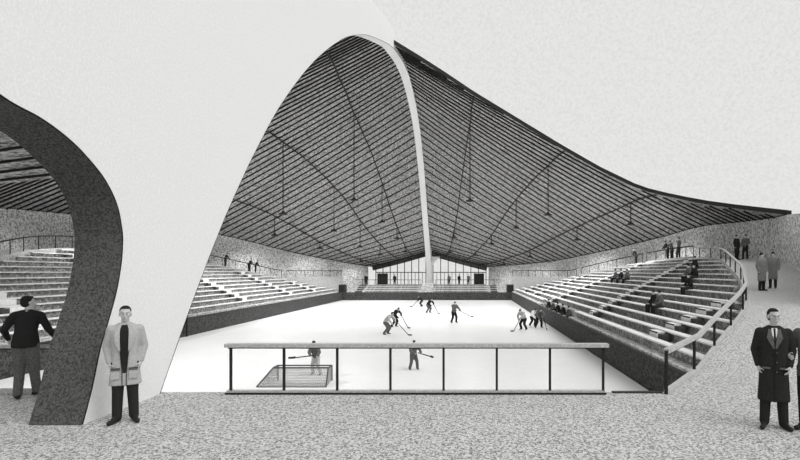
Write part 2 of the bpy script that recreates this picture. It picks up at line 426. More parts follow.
# ================================================================== grandstands
ORD = ['lowest', 'second', 'third', 'fourth', 'fifth', 'sixth', 'seventh', 'eighth', 'ninth', 'tenth', 'eleventh', 'twelfth', 'thirteenth', 'fourteenth', 'topmost']
TR = .79
def row_range(d, far=76.9):
    ys = [14.2+.1*k for k in range(640)]
    ok = [y for y in ys if R(y) >= d and y <= far]
    return (min(ok), max(ok)) if ok else None
def tread_d(i): return 13.27+TR*i
def tread_z(i, s):
    return stand_z(tread_d(i), s)+.05
NROW = 15
for s, side in ((-1, 'left'), (1, 'right')):
    b = MB()
    for i in range(NROW):
        d0 = tread_d(i); rr = row_range(d0+TR*.9)
        if not rr: continue
        x0, x1 = sorted((AX+s*d0, AX+s*(d0+TR)))
        if i == 0 and s > 0:
            b.box(x0, x1, rr[0]-.9, 34.3, -2.5, tread_z(0, s)); b.box(x0, x1, 48.2, 77.1, -2.5, tread_z(0, s)); b.box(x0, x1, 34.3, 48.2, -2.5, -1.5)
            continue
        b.box(x0, x1, rr[0]-.9, rr[1]+.4 if rr[1] < 76 else 77.1, -2.5, tread_z(i, s))
        rows = i
    st = struct(b.build('grandstand', 'tier'), 'stepped concrete tiers of the %s grandstand' % side, 'grandstand')
    for i in range(1, rows+1):
        d0 = tread_d(i); rr = row_range(d0+TR*.9); zz = tread_z(i, s)
        xc = AX+s*(d0+.52); L = rr[1]-rr[0]-.3; yc = (rr[0]+rr[1])/2
        o = empty('bleacher_bench', (xc, yc, zz))
        nm = ORD[i-1] if i < rows else 'topmost'
        tag(o, '%s bench row up from the ice in the %s grandstand' % (nm, side), 'bench', 'bench rows of the %s grandstand' % side)
        MB().box(-.19, .19, -L/2, L/2, .36, .42).build('seat_plank', 'bench', o)
        MB().box(-.03, .03, -L/2+.05, L/2-.05, 0, .36).build('support', 'support', o)
    for ya, yb, wd in ([(15.5, 34, 'near'), (48.5, 76, 'far')] if s > 0 else [(15.5, 76, 'whole')]):
        o = empty('bleacher_bench', (AX+s*(13.27+.52), (ya+yb)/2, tread_z(0, s))); L = yb-ya
        tag(o, ('front bench right behind the %s rink board%s' % (side, ', %s the sunken team bench' % ('this side of' if wd == 'near' else 'beyond') if s > 0 else '')), 'bench', 'bench rows of the %s grandstand' % side)
        MB().box(-.19, .19, -L/2, L/2, .36, .42).build('seat_plank', 'bench', o)
        MB().box(-.03, .03, -L/2+.05, L/2-.05, 0, .36).build('support', 'support', o)
    # aisle stairs: a pale step and a dark one on every tier
    aisles = ((21.0, .36), (31.5, .85), (46, .35), (58, 0), (68, -.5)) if s > 0 else ((24, .4), (34, .4), (46, .2), (58, 0), (67, -.4))
    words = ('nearest', 'second nearest', 'middle', 'second farthest', 'farthest')
    for (ya, k), wd in zip(aisles, words):
        o = empty('aisle_stairs', (AX+s*13.9, ya, tread_z(1, s)))
        tag(o, '%s flight of aisle steps climbing the %s grandstand' % (wd, side), 'stairs', 'aisle stairs of the %s grandstand' % side)
        for i in range(1, rows+1):
            d0 = tread_d(i); yy = ya+k*(d0-14); rr = row_range(d0+TR*.9)
            if yy-.9 < rr[0] or yy+.9 > rr[1]: continue
            z0 = tread_z(i, s)-o.location.z; xa = s*(d0-13.9)
            x0, x1 = sorted((xa+s*.02, xa+s*.31)); y_ = yy-ya
            MB().box(x0, x1, y_-.62, y_+.28, z0, z0+.36).build('step', 'bench', o)
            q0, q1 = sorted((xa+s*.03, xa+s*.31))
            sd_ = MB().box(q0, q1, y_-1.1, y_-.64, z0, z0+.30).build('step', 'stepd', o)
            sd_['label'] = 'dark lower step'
            MB().box(x0-.012, x0, y_-.62, y_+.28, z0+.30, z0+.36).build('nosing', 'line', o) if s > 0 else None
# far stand
b = MB()
for i in range(4):
    b.box(AX-13.2, AX+13.2, 77.15+i*1.0, 81.29, -2.5 if i == 0 else -2.4, -.95+.27*i)
struct(b.build('grandstand', 'tier'), 'low stepped tiers behind the far end of the rink', 'grandstand')
for i in range(4):
    for s, sd in ((-1, 'left'), (1, 'right')):
        xc = AX+s*5.4 if i < 9 else 0
        o = empty('bleacher_bench', (xc, 77.75+i*1.0, -.95+.27*i))
        tag(o, '%s bench row %s of the arch foot at the far end' % (('lowest', 'second', 'third', 'topmost')[i], sd), 'bench', 'bench rows at the far end')
        MB().box(-4.2, 4.2, -.18, .18, .22, .27).build('seat_plank', 'bench', o)
        MB().box(-4.1, 4.1, -.03, .03, 0, .22).build('support', 'support', o)
for s, sd in ((-1, 'left'), (1, 'right')):
    o = empty('aisle_stairs', (AX+s*10.5, 77.2, -.95)); tag(o, 'dark aisle steps in the far stand, %s of the arch foot' % sd, 'stairs')
    for i in range(4): MB().box(-.5, .5, i*1.0+.1, i*1.0+.6, .27*i, .27*i+.2).build('step', 'stepd', o)
    # corner tunnel mouths
    x = AX+s*13.35
    o = empty('tunnel_entrance', (x, 77.6, -1.0))
    tag(o, 'small dark tunnel mouth at the far %s corner of the rink' % sd, 'tunnel entrance')
    MB().box(-.9, .9, -.3, .4, -.1, 1.25).build('portal', 'steel', o)
    MB().box(-.7, .7, -.34, -.3, .05, 1.1).build('opening', 'line', o)

# ================================================================== railings
def railing(name, path, label, hgt=.85, step=2.4, rw=.07, top='railtop', group=None, base=True, pr=.028, rails=()):
    P = [Vector(p) for p in path]; o = empty(name, P[0]); tag(o, label, 'railing', group); Q = [p-P[0] for p in P]
    MB().sweep([q+Vector((0, 0, hgt)) for q in Q], rw*1.2, rw).build('top_rail', top, o)
    MB().sweep([q+Vector((0, 0, hgt-rw-.002)) for q in Q], rw*.7, .022).build('rail_edge', 'line', o)
    if base: MB().sweep([q+Vector((0, 0, .09)) for q in Q], .08, .085).build('bottom_rail', 'railtop', o)
    for h in rails: MB().sweep([q+Vector((0, 0, h)) for q in Q], .035, .035).build('middle_rail', 'line', o)
    L = [0]
    for a, c in zip(Q, Q[1:]): L.append(L[-1]+(c-a).length)
    N = max(1, round(L[-1]/step))
    for k in range(N+1):
        t = min(L[-1]*k/N, L[-1]-1e-4); i = max(j for j in range(len(L)-1) if L[j] <= t)
        p = Q[i].lerp(Q[i+1], (t-L[i])/(L[i+1]-L[i])); MB().tube(p, p+Vector((0, 0, hgt-.03)), pr, n=8).build('post', 'line', o)
    return o
def ring_path(s, y0, y1, off=.12, n=50):
    return [(AX+s*(R(y)+off), y, FL(y, s)) for y in (y0+(y1-y0)*k/n for k in range(n+1))]
# straight balustrade in front of the ice
o = empty('railing', (-.96, 9.55, 0)); tag(o, 'long straight railing with a broad flat handrail across the near end', 'railing')
x0, x1 = -4.51+.96, 2.60+.96
MB().box(x0-.09, x1+.09, -.09, .09, .90, .965).build('top_rail', 'railtop', o)
MB().box(x0-.02, x1+.02, -.075, .05, .878, .90).build('rail_edge', 'line', o)
MB().box(x0-.07, x1+.03, -.04, .07, .01, .07).build('bottom_rail', 'railtop', o)
MB().box(x0-.09, x1+.05, -.06, -.03, .0, .035).build('base_strip', 'line', o)
for k in range(8):
    xx = x0+(x1-x0)*k/7; MB().box(xx-.021, xx+.021, -.021, .021, .0, .89).build('post', 'line', o)
railing('railing', [(-16.0, 9.6, 0), (-6.85, 9.6, 0)], 'straight railing behind the left foot of the arch beside the man in black', step=2.3, rw=.06, hgt=.93)
railing('railing', ring_path(1, 9.55, 39.5), 'long curved railing sweeping around the near end of the right grandstand', hgt=.86, step=2.45, rw=.085, rails=(), pr=.035)
railing('railing', ring_path(1, 41.0, 49.6, n=14), 'short railing above the right grandstand where people lean', hgt=1.0, step=1.7, top='line')
railing('railing', ring_path(1, 50.4, 61, n=14), 'railing stepping down behind the right grandstand, past the leaning people', hgt=1.0, step=1.7, top='line')
railing('railing', ring_path(1, 62, 80.5, n=20), 'farthest railing above the right grandstand by the roof corner', hgt=1.0, step=1.9, top='line')
railing('railing', ring_path(-1, 14, 66, n=60), 'long railing along the top of the left grandstand', hgt=1.05, step=1.9, rw=.06, top='line')
railing('railing', ring_path(-1, 66.8, 80.5, n=20), 'farthest railing above the left grandstand by the glass wall', hgt=1.0, step=1.9, top='line')
railing('railing', [(AX-12.6, 81.4, 0), (AX-1.2, 81.4, 0)], 'railing before the glass wall, left of the arch foot', hgt=.95, step=1.9, top='line', rw=.05, base=False)
railing('railing', [(AX+1.2, 81.4, 0), (AX+12.6, 81.4, 0)], 'railing before the glass wall, right of the arch foot', hgt=.95, step=1.9, top='line', rw=.05, base=False)
# thin kerb joining the straight and curved railings
tag(MB().box(2.8, 3.75, 9.6, 9.68, 0, .03).build('kerb', 'steel'), 'thin dark kerb between the straight railing and the curved one', 'kerb')
# gates in the left boards
for k, (y, wd) in enumerate(((24.5, 'nearest'), (29.5, 'middle'), (33.5, 'farthest'))):
    o = empty('board_gate', (XL+.09, y, ICE)); tag(o, '%s of three framed gates in the left rink board' % wd, 'gate', 'gates in the left rink board')
    MB().box(-.03, .04, -.75, -.66, 0, 1.45).box(-.03, .04, .66, .75, 0, 1.45).build('gate_frame', 'line', o)
    MB().box(-.08, .05, -.66, .66, 1.3, 1.36).build('ledge', 'bench', o)

# ================================================================== goal
o = empty('hockey_goal', (-6.75, 19.25, ICE)); tag(o, 'low hockey goal with grey netting seen from behind', 'goal')
f = MB(); A = [(-1.35, 0, 0), (1.3, 0, 0)]; B = [(-1.12, .95, .62), (1.2, .95, .62)]
f.tube((-1.35, 0, .03), (1.32, 0, .03), .016); f.tube((-1.0, .75, .62), (1.2, .75, .62), .035)
f.tube((-1.0, .75, .62), (-1.0, 1.25, .62), .03); f.tube((1.2, .75, .62), (1.2, 1.25, .62), .03)
f.tube((-1.35, 0, .03), (-1.0, .75, .62), .03); f.tube((1.32, 0, .03), (1.2, .75, .62), .03)
f.tube((-1.0, 1.25, .62), (1.2, 1.25, .62), .03); f.tube((1.2, 1.25, 0), (1.2, 1.25, .62), .04); f.tube((-1.0, 1.25, 0), (-1.0, 1.25, .62), .04)
f.build('goal_frame', 'tgrey', o)
nb = MB()
def netq(a, b_, c, d_, nu, nv):
    a, b_, c, d_ = map(Vector, (a, b_, c, d_))
    for i in range(nu+1): nb.tube(a.lerp(b_, i/nu), d_.lerp(c, i/nu), .011, n=4, caps=False)
    for j in range(nv+1): nb.tube(a.lerp(d_, j/nv), b_.lerp(c, j/nv), .011, n=4, caps=False)
netq((-1.35, 0, .03), (1.32, 0, .03), (1.2, .75, .62), (-1.0, .75, .62), 36, 12)
netq((-1.35, 0, .03), (-1.0, .75, .62), (-1.0, 1.25, .62), (-1.0, 1.25, .03), 8, 8)
netq((1.32, 0, .03), (1.2, .75, .62), (1.2, 1.25, .62), (1.2, 1.25, .03), 8, 8)
nb.build('net', 'net', o)

# ================================================================== pendant lamps
def solve_line(s, f, px):
    best = None; Y = 44.0
    while Y < 82:
        p = roof(Y, sm(Y, f, 3), s); e = abs(467+500*p.x/p.y-px)
        if best is None or e < best[0]: best = (e, Y)
        Y += .1
    return best[1]
LAMPS = [(-1, .47, 283, 214), (-1, .23, 354, 200), (-1, .47, 334, 231), (-1, .78, 275, 235.5), (-1, .23, 382, 222), (-1, .23, 397, 238.5),
         (-1, .47, 360, 247), (-1, .78, 320, 248.5), (-1, .47, 380, 255), (-1, .23, 405, 252), (-1, .78, 361, 261),
         (1, .23, 470, 201), (1, .23, 454, 237.5), (1, .23, 450, 253), (1, .5, 548, 215), (1, .5, 516, 228), (1, .5, 491.5, 244), (1, .5, 475.5, 253),
         (1, .78, 630.6, 224.5), (1, .78, 577, 240), (1, .78, 530, 257), (1, .78, 504, 265)]
ADDED_LAMPS = [(1, 20), (1, 30), (2, 38), (2, 50)]  # unseen extra lamps, added to brighten the left grandstand
LN = {(-1, .47): 'middle cable of the left roof', (-1, .23): 'upper cable of the left roof', (-1, .78): 'lower cable of the left roof',
      (1, .23): 'upper cable of the right roof', (1, .5): 'middle cable of the right roof', (1, .78): 'lower cable of the right roof'}
cnt = {}
for s, f, px, py in LAMPS:
    ct = CABLES[s][0 if f < .3 else 1 if f < .6 else 2]
    Y = solve_line(s, ct, px); p = roof(Y, sm(Y, ct, 3), s); z = EYE+(271-py)/500*Y
    k = cnt.get((s, f), 0); cnt[(s, f)] = k+1
    z = min(z, p.z-.6)
    o = empty('pendant_or_added_lamp', (p.x, p.y, z))
    pos = ('nearest', 'second', 'third', 'farthest')[k] if not (s < 0 and f == .78 and k == 2) else 'farthest'
    tag(o, '%s lamp hanging from the %s' % (pos if pos in ('nearest', 'farthest') else pos+' nearest', LN[(s, f)]), 'lamp', 'pendant lamps under the roof')
    MB().tube((0, 0, .28), (0, 0, p.z-z-.15), .05, n=6).build('cord', 'line', o)
    MB().lathe([(.04, .34), (.09, .30), (.12, .2), (.38, .04), (.46, -.04), (.44, -.045), (.36, .02), (.1, .17)]).build('shade', 'steel', o, smooth=True)
    MB().ell((0, 0, .10), .12, .12, .07).build('bulb', 'bulb', o, smooth=True)
    ld = bpy.data.lights.new('lamp_light', 'SPOT'); ld.energy = LAMP_POWER*min(1.5, max(.05, (z+.5)/8)**2.2)*lerp(Y, [(48, 1.6), (60, 1.0), (78, .45)]); ld.spot_size = math.radians(150); ld.spot_blend = .6
    ld.shadow_soft_size = .5; lo = bpy.data.objects.new('lamp_light', ld); C.objects.link(lo); lo.parent = o; lo.location = (0, 0, -.15)

for (ci, Y), wd in zip(ADDED_LAMPS, ('nearest', 'second nearest', 'third nearest', 'farthest')):
    ct = CABLES[-1][ci]; p = roof(Y, sm(Y, ct, 3), -1); z = p.z-2.0
    o = empty('pendant_or_added_lamp', (p.x, p.y, z)); tag(o, '%s of the added fill lamps under the left roof, hidden behind the white arch foot' % wd, 'lamp', 'added fill lamps behind the arch foot')
    MB().tube((0, 0, .28), (0, 0, 1.85), .05, n=6).build('cord', 'line', o)
    MB().lathe([(.04, .34), (.09, .30), (.12, .2), (.38, .04), (.46, -.04), (.44, -.045), (.36, .02), (.1, .17)]).build('shade', 'steel', o, smooth=True)
    MB().ell((0, 0, .10), .12, .12, .07).build('bulb', 'bulb', o, smooth=True)
    ld = bpy.data.lights.new('lamp_light', 'SPOT'); ld.energy = LAMP_POWER*1.1; ld.spot_size = math.radians(150); ld.spot_blend = .6
    ld.shadow_soft_size = .5; lo = bpy.data.objects.new('lamp_light', ld); C.objects.link(lo); lo.parent = o; lo.location = (0, 0, -.15)

# ================================================================== people
def vec(*a): return Vector(a)
def pose(**k):
    J = dict(pelvis=vec(0, 0, .96), waist=vec(0, 0, 1.12), chest=vec(0, 0, 1.33), neck=vec(0, .015, 1.50), head=vec(0, -.005, 1.665),
             shL=vec(.185, .01, 1.44), elL=vec(.245, .03, 1.17), wrL=vec(.24, -.04, .93), shR=vec(-.185, .01, 1.44), elR=vec(-.245, .03, 1.17), wrR=vec(-.24, -.04, .93),
             hipL=vec(.09, 0, .92), knL=vec(.105, -.01, .50), anL=vec(.11, .02, .09), toeL=vec(.14, -.17, .035),
             hipR=vec(-.09, 0, .92), knR=vec(-.105, -.01, .50), anR=vec(-.11, .02, .09), toeR=vec(-.14, -.17, .035), yaw=0., pitch=0.)
    for a, v in k.items(): J[a] = Vector(v) if isinstance(v, (tuple, list)) else v
    return J
def loft(b, rings, n=28, p=2.7):
    n0 = len(b.v)
    for z, cx, cy, rx, ry in rings:
        for k in range(n):
            a = 2*math.pi*k/n; c_, s_ = math.cos(a), math.sin(a)
            b.v.append((cx+rx*math.copysign(abs(c_)**(2/p), c_), cy+ry*math.copysign(abs(s_)**(2/p), s_), z))
    for j in range(len(rings)-1):
        for k in range(n): b.f.append((n0+j*n+k, n0+j*n+(k+1) % n, n0+(j+1)*n+(k+1) % n, n0+(j+1)*n+k))
    e = n0+(len(rings)-1)*n
    b.f += [tuple(n0+k for k in reversed(range(n))), tuple(e+k for k in range(n))]
def coat_rings(hem, e=0):
    return [(hem, 0, .0, .215+e, .135+e), (.80, 0, .0, .192+e, .13+e), (1.05, 0, 0, .172+e, .125+e), (1.25, 0, 0, .18+e, .13+e), (1.36, 0, .005, .19+e, .125+e), (1.425, 0, .01, .195+e, .11+e), (1.465, 0, .012, .175+e, .092+e), (1.505, 0, .015, .125+e, .078+e), (1.535, 0, .015, .078+e, .07+e)]
def coat_front(z, hem):
    R_ = coat_rings(hem)
    for (z0, _, c0, _, r0), (z1, _, c1, _, r1) in zip(R_, R_[1:]):
        if z0 <= z <= z1: t = (z-z0)/(z1-z0); return (c0+(c1-c0)*t)-(r0+(r1-r0)*t)
    return -.1
def front_panel(name, m, parent, pts, hem, out=.012, th=.03):
    """panel lying on the coat front; pts = (z, x_left, x_right)"""
    b = MB()
    for z, xa, xb in pts:
        y = coat_front(z, hem)-out
        b.v += [(xa, y, z), (xb, y, z), (xb, y+th, z), (xa, y+th, z)]
    for i in range(len(pts)-1):
        for k in range(4): b.f.append((i*4+k, i*4+(k+1) % 4, i*4+4+(k+1) % 4, i*4+4+k))
    e = (len(pts)-1)*4; b.f += [(3, 2, 1, 0), (e, e+1, e+2, e+3)]
    return b.build(name, m, parent)
def torso(b, J, e, low=True):
    def sq(a, c): return (c-a).cross(J['shL']-J['shR'])
    p, w_, c, nk = J['pelvis'], J['waist'], J['chest'], J['neck']
    b.capsule(p, w_, .155+e, .14+e, sq(p, w_), .68); b.capsule(w_, c, .14+e, .165+e, sq(w_, c), .66)
    sm_ = (J['shL']+J['shR'])/2
    b.capsule(c, c.lerp(nk, .55), .165+e, .11+e, sq(c, nk), .66)
    b.capsule(J['shL'].lerp(sm_, .15), J['shR'].lerp(sm_, .15), .062+e, .062+e)
    b.capsule(J['shL'].lerp(sm_, .35)+Vector((0, 0, .02)), nk, .05+e, .055+e*.6); b.capsule(J['shR'].lerp(sm_, .35)+Vector((0, 0, .02)), nk, .05+e, .055+e*.6)
def arm(b, J, L, e, end=1.0):
    b.capsule(J['sh'+L], J['el'+L], .054+e, .044+e); b.capsule(J['el'+L], J['el'+L].lerp(J['wr'+L], end), .044+e, .029+e*.9)
def leg(b, J, L, e, end=1.0):
    b.capsule(J['hip'+L], J['kn'+L], .088+e, .057+e); k = J['kn'+L]; a = J['an'+L]
    b.capsule(k, k.lerp(a, end), .056+e, .040+e*1.25)
    if e < .012: b.capsule(k.lerp(a, .2)+Vector((0, .015, 0)), k.lerp(a, .45)+Vector((0, .015, 0)), .05, .045)
def hand(b, J, L, curl, detail):
    wr = J['wr'+L]; d = (wr-J['el'+L]).normalized()
    if not detail: b.ell(wr+d*.07, .035, .04, .05); return
    side = 1 if L == 'L' else -1
    fwd = Vector((0, -1, 0)); pn = Vector((-side, 0, 0))        # palm faces the thigh
    pn = (pn-d*pn.dot(d)).normalized(); ac = d.cross(pn)          # ac: across the knuckles
    if ac.dot(fwd) < 0: ac = -ac
    b.capsule(wr, wr+d*.03, .026, .028)
    b.capsule(wr+d*.045+ac*.02, wr+d*.075+ac*.024, .022, .021); b.capsule(wr+d*.045-ac*.014, wr+d*.075-ac*.02, .022, .02)
    b.capsule(wr+d*.06+ac*.0, wr+d*.08, .022, .02)
    for k, ln in enumerate((.072, .08, .075, .058)):
        o = (.033, .011, -.011, -.032)[k]; p = wr+d*.088+ac*o; ang = curl*.35
        for q, fr in enumerate((.45, .32, .23)):
            ang += curl*(.2, .55, .45)[q]; dr = (d*math.cos(ang)+pn*math.sin(ang)+ac*(o*1.5)).normalized()
            p2 = p+dr*ln*fr; b.capsule(p, p2, .0098-q*.0008, .0092-q*.0008, n=8); p = p2
    p = wr+d*.03+ac*.025
    for q, ln in enumerate((.038, .032, .026)):
        dr = (d*.75+ac*(.75-.3*q)+pn*(.35+.3*q)).normalized(); p2 = p+dr*ln; b.capsule(p, p2, .0125-q*.001, .0115-q*.001, n=8); p = p2
def head(b, J, detail):
    h = J['head']; rt = Matrix.Rotation(J['yaw'], 3, 'Z') @ Matrix.Rotation(J['pitch'], 3, 'X')
    def at(x, y, z): return h+rt @ Vector((x, y, z))
    b.capsule(J['neck']-Vector((0, 0, .03)), h-Vector((0, 0, .05)), .056, .052)
    b.ell(at(0, .012, .028), .074, .094, .088, rt); b.ell(at(0, -.028, -.05), .052, .056, .066, rt); b.ell(at(0, -.052, -.092), .028, .026, .024, rt)
    if detail:
        b.capsule(at(0, -.082, .012), at(0, -.105, -.028), .009, .015, n=8); b.ell(at(0, -.1, -.032), .018, .012, .010, rt)
        b.capsule(at(-.03, -.083, .022), at(.03, -.083, .022), .013, .013, n=8)
        b.ell(at(0, -.083, -.062), .024, .011, .006, rt); b.ell(at(0, -.083, -.071), .02, .011, .006, rt)
        for x in (-1, 1):
            b.ell(at(.076*x, .01, -.005), .010, .022, .033, rt); b.ell(at(.042*x, -.058, -.022), .024, .022, .025, rt)
    return at, rt
def shoe(J, L, parent, vox, m='shoe'):
    b = MB(); a = J['an'+L]; t = J['toe'+L]; d = (t-a); d.z = 0
    heel = a-d.normalized()*.05; heel.z = a.z-.045
    b.capsule(heel, Vector((t.x, t.y, a.z-.055)), .038, .036); b.capsule(a+Vector((0, 0, .03)), Vector((a.x, a.y, a.z-.03)), .048, .048); b.capsule(a+Vector((0, -.01, .0)), a*.5+t*.5, .042, .034)
    return b.remesh('shoe', m, parent, vox, 2)

def person(label, J, loc, rz, top='sweater', topm='grey', legm='trouser', vox=.03, detail=False, group=None, scale=1., curl=(.9, .9), helmet=False, legend=1.0, shoem='shoe', hem=None, armend=.97):
    o = empty('person', loc, rz, scale); tag(o, label, 'person', group)
    bv = vox if not detail else .0075
    b = MB(); torso(b, J, 0)
    for L in 'LR': arm(b, J, L, 0); leg(b, J, L, 0); hand(b, J, L, curl['LR'.index(L)], detail); b.capsule(J['an'+L], J['toe'+L]*.6+J['an'+L]*.4, .030, .020)
    at, rt = head(b, J, detail)
    b.remesh('body', 'skin', o, bv, 3 if not detail else 2)
    cv = vox if not detail else .012
    # hair
    b = MB()
    if detail:
        b.ell(at(0, .030, .048), .080, .090, .084, rt); b.ell(at(0, .048, .0), .078, .072, .078, rt); b.ell(at(.0, -.035, .095), .05, .035, .026, rt)
    else: b.ell(at(0, .02, .05), .09, .10, .09, rt)
    hr = b.remesh('helmet' if helmet else 'hair', 'hair', o, .009 if detail else vox, 3)
    # upper garment
    e = {'sweater': .016, 'jersey': .035, 'coat': .03, 'longcoat': .035}[top]
    if not detail: e += .012
    b = MB(); lofted = top in ('coat', 'longcoat')
    if lofted: loft(b, coat_rings(hem if hem is not None else (.78 if top == 'coat' else .45)))
    else:
        torso(b, J, e)
        if detail: loft(b, [(.90, 0, .0, .175+e, .135+e), (1.0, 0, 0, .17+e, .13+e), (1.12, 0, -.005, .15+e, .115+e), (1.25, 0, -.04, .14, .10)])
    for L in 'LR':
        arm(b, J, L, e*.85 if not detail or not lofted else .018, armend)
        if lofted: b.capsule(J['sh'+L]-Vector((0, 0, .03)), J['sh'+L].lerp(J['el'+L], .3), .056, .056)
    if False:
        hz = hem if hem is not None else (.78 if top == 'coat' else .50)
        seated = J['knL'].y < -.25
        if not seated:
            pz = J['pelvis']; b.capsule(J['waist'], Vector((pz.x, pz.y+.005, hz+.07)), .17, .205, Vector((0, 1, 0)), .68)
            b.capsule(Vector((pz.x-.05, pz.y, hz+.05)), Vector((pz.x+.05, pz.y, hz+.05)), .145, .145, Vector((0, 0, 1)), .5)
    b.remesh({'sweater': 'sweater', 'jersey': 'jersey', 'coat': 'coat', 'longcoat': 'overcoat'}[top], topm, o, cv, 5)
    b = MB(); ee = .022 if detail else .024
    if helmet: ee = .035
    for L in 'LR': leg(b, J, L, ee, legend)
    b.capsule(J['pelvis'], (J['hipL']+J['hipR'])/2, .135+ee, .125+ee, Vector((0, 1, 0)), .75)
    b.remesh('trousers', legm, o, cv, 4)
    for L in 'LR': shoe(J, L, o, .01 if detail else vox*.8, shoem)
    if detail:
        for x in (-1, 1):
            ey = MB().ell(at(.030*x, -.083, .002), .0125, .008, .0065, rt).build('eye', 'white', o, True)
            MB().ell(at(.030*x, -.090, .002), .006, .004, .006, rt).build('pupil', 'hair', ey, True)
            MB().capsule(at(.016*x, -.094, .024), at(.045*x, -.086, .025), .0045, .0035, n=8).build('eyebrow', 'hair', o, True)
        MB().capsule(at(-.018, -.093, -.066), at(.018, -.093, -.066), .0028, .0028, n=8).build('lip_line', 'grey', o, True)
    return o

def slab(b, c, rx, ry, rz, rot=None): b.ell(c, rx, ry, rz, rot, 12, 7)
# --- man in the light coat beside the arch foot
J = pose(shL=(.178, .01, 1.43), shR=(-.178, .01, 1.43), elL=(.238, .05, 1.16), wrL=(.200, -.02, .935), elR=(-.238, .05, 1.16), wrR=(-.200, -.02, .935), knL=(.095, -.01, .50), anL=(.11, .02, .09), toeL=(.17, -.16, .035),
         knR=(-.095, -.01, .5), anR=(-.11, .02, .09), toeR=(-.19, -.14, .035), yaw=.05)
HC = .58
p1 = person('man in open light coat over black sweater, standing beside the arch foot', J, (-5.33, 7.80, 0), .50, 'coat', 'coatlight', 'trouser', detail=True, scale=1.01, hem=HC, curl=(.6, .6))
front_panel('black_sweater_front', 'black', p1, [(.92, -.040, .040), (1.0, -.044, .044), (1.1, -.048, .048), (1.2, -.053, .053), (1.3, -.058, .058), (1.42, -.060, .060), (1.475, -.045, .045), (1.50, -.04, .04)], HC, .018)
front_panel('trouser_gap', 'trouser', p1, [(HC-.005, -.014, .014), (.8, -.022, .022), (.925, -.038, .038)], HC, .004)
for x in (-1, 1):
    front_panel('lapel', 'coatlight', p1, sorted([(1.12, .052*x, .075*x), (1.25, .055*x, .12*x), (1.36, .058*x, .125*x), (1.44, .055*x, .10*x), (1.49, .04*x, .075*x), (1.53, .03*x, .07*x)]), HC, .028)
    front_panel('coat_edge', 'line', p1, [(HC, .022*x, .030*x), (.8, .026*x, .034*x), (1.1, .050*x, .058*x)], HC, .013)
    front_panel('pocket', 'coatlight', p1, [(.69, .06*x, .17*x), (.84, .06*x, .17*x)], HC, .014)
    front_panel('pocket_flap', 'line', p1, [(.842, .055*x, .175*x), (.852, .055*x, .175*x)], HC, .018)
    front_panel('pocket_flap', 'grey', p1, [(.812, .058*x, .172*x), (.842, .058*x, .172*x)], HC, .017)
# --- man in black leaning at the rail, seen from behind
J = pose(chest=(0, -.06, 1.33), neck=(.0, -.09, 1.49), head=(.01, -.12, 1.655), shL=(.19, -.06, 1.44), shR=(-.19, -.06, 1.44),
         elL=(.30, .02, 1.20), wrL=(.33, -.18, 1.02), elR=(-.29, -.10, 1.19), wrR=(-.36, -.28, .97), yaw=-.75,
         knL=(.09, -.02, .5), knR=(-.10, -.05, .5), anR=(-.12, -.10, .12), toeR=(-.2, -.26, .07), anL=(.10, .03, .09), toeL=(.2, -.13, .035))
p2 = person('man in black sweater and grey trousers leaning on the railing, back turned', J, (-8.14, 9.22, 0), math.pi+.30, 'sweater', 'black', 'tgrey', detail=True, scale=1.06, curl=(1.2, 1.2))
MB().lathe([(.062, 0), (.068, .012), (.066, .028), (.058, .03)], (0, -.095, 1.495)).build('collar', 'white', p2, True)
# --- man in the long dark overcoat
J = pose(shL=(.178, .01, 1.43), shR=(-.178, .01, 1.43), elL=(.242, .05, 1.16), wrL=(.194, -.08, .945), elR=(-.242, .05, 1.16), wrR=(-.205, -.015, .935), yaw=.28,
         anL=(.13, .02, .09), toeL=(.2, -.14, .035), anR=(-.12, .0, .09), toeR=(-.17, -.18, .035))
HD = .41
p3 = person('man in long dark overcoat, shirt and tie, at the right foreground', J, (4.60, 7.50, 0), -.42, 'longcoat', 'coatdark', 'trouser', detail=True, hem=HD, curl=(.8, .8))
front_panel('shirt_front', 'white', p3, [(1.31, -.006, .006), (1.40, -.030, .030), (1.475, -.040, .040), (1.50, -.035, .035)], HD, .006)
front_panel('tie', 'black', p3, [(1.31, -.006, .006), (1.36, -.013, .013), (1.47, -.012, .012), (1.497, -.015, .015)], HD, .011)
for x in (-1, 1):
    front_panel('lapel', 'grey', p3, sorted([(1.20, .004*x, .02*x), (1.30, .012*x, .075*x), (1.36, .03*x, .105*x), (1.42, .038*x, .09*x), (1.485, .04*x, .078*x)]), HD, .018)
    front_panel('pocket_flap', 'grey', p3, [(.90, .06*x, .165*x), (.925, .06*x, .165*x)], HD, .012)
for z in (1.14, 1.0, .86): MB().ell((.025, coat_front(z, HD)-.008, z), .011, .006, .011).build('button', 'grey', p3, True)
front_panel('coat_edge', 'line', p3, [(HD, -.004, .002), (.8, -.004, .002), (1.2, -.004, .002)], HD, .008)
# --- man cut by the right edge
J = pose(elR=(-.275, -.02, 1.18), wrR=(-.22, -.20, 1.12), elL=(.262, .05, 1.17), wrL=(.24, -.03, .95), yaw=-.5)
p4 = person('man in grey jacket and black trousers, cut off by the right edge', J, (5.09, 7.38, 0), -.95, 'coat', 'grey', 'trouser', detail=True, hem=.80, scale=.99, curl=(1.0, 1.2))
front_panel('shirt_front', 'white', p4, [(1.31, -.006, .006), (1.40, -.030, .030), (1.475, -.040, .040), (1.50, -.035, .035)], .8, .006)

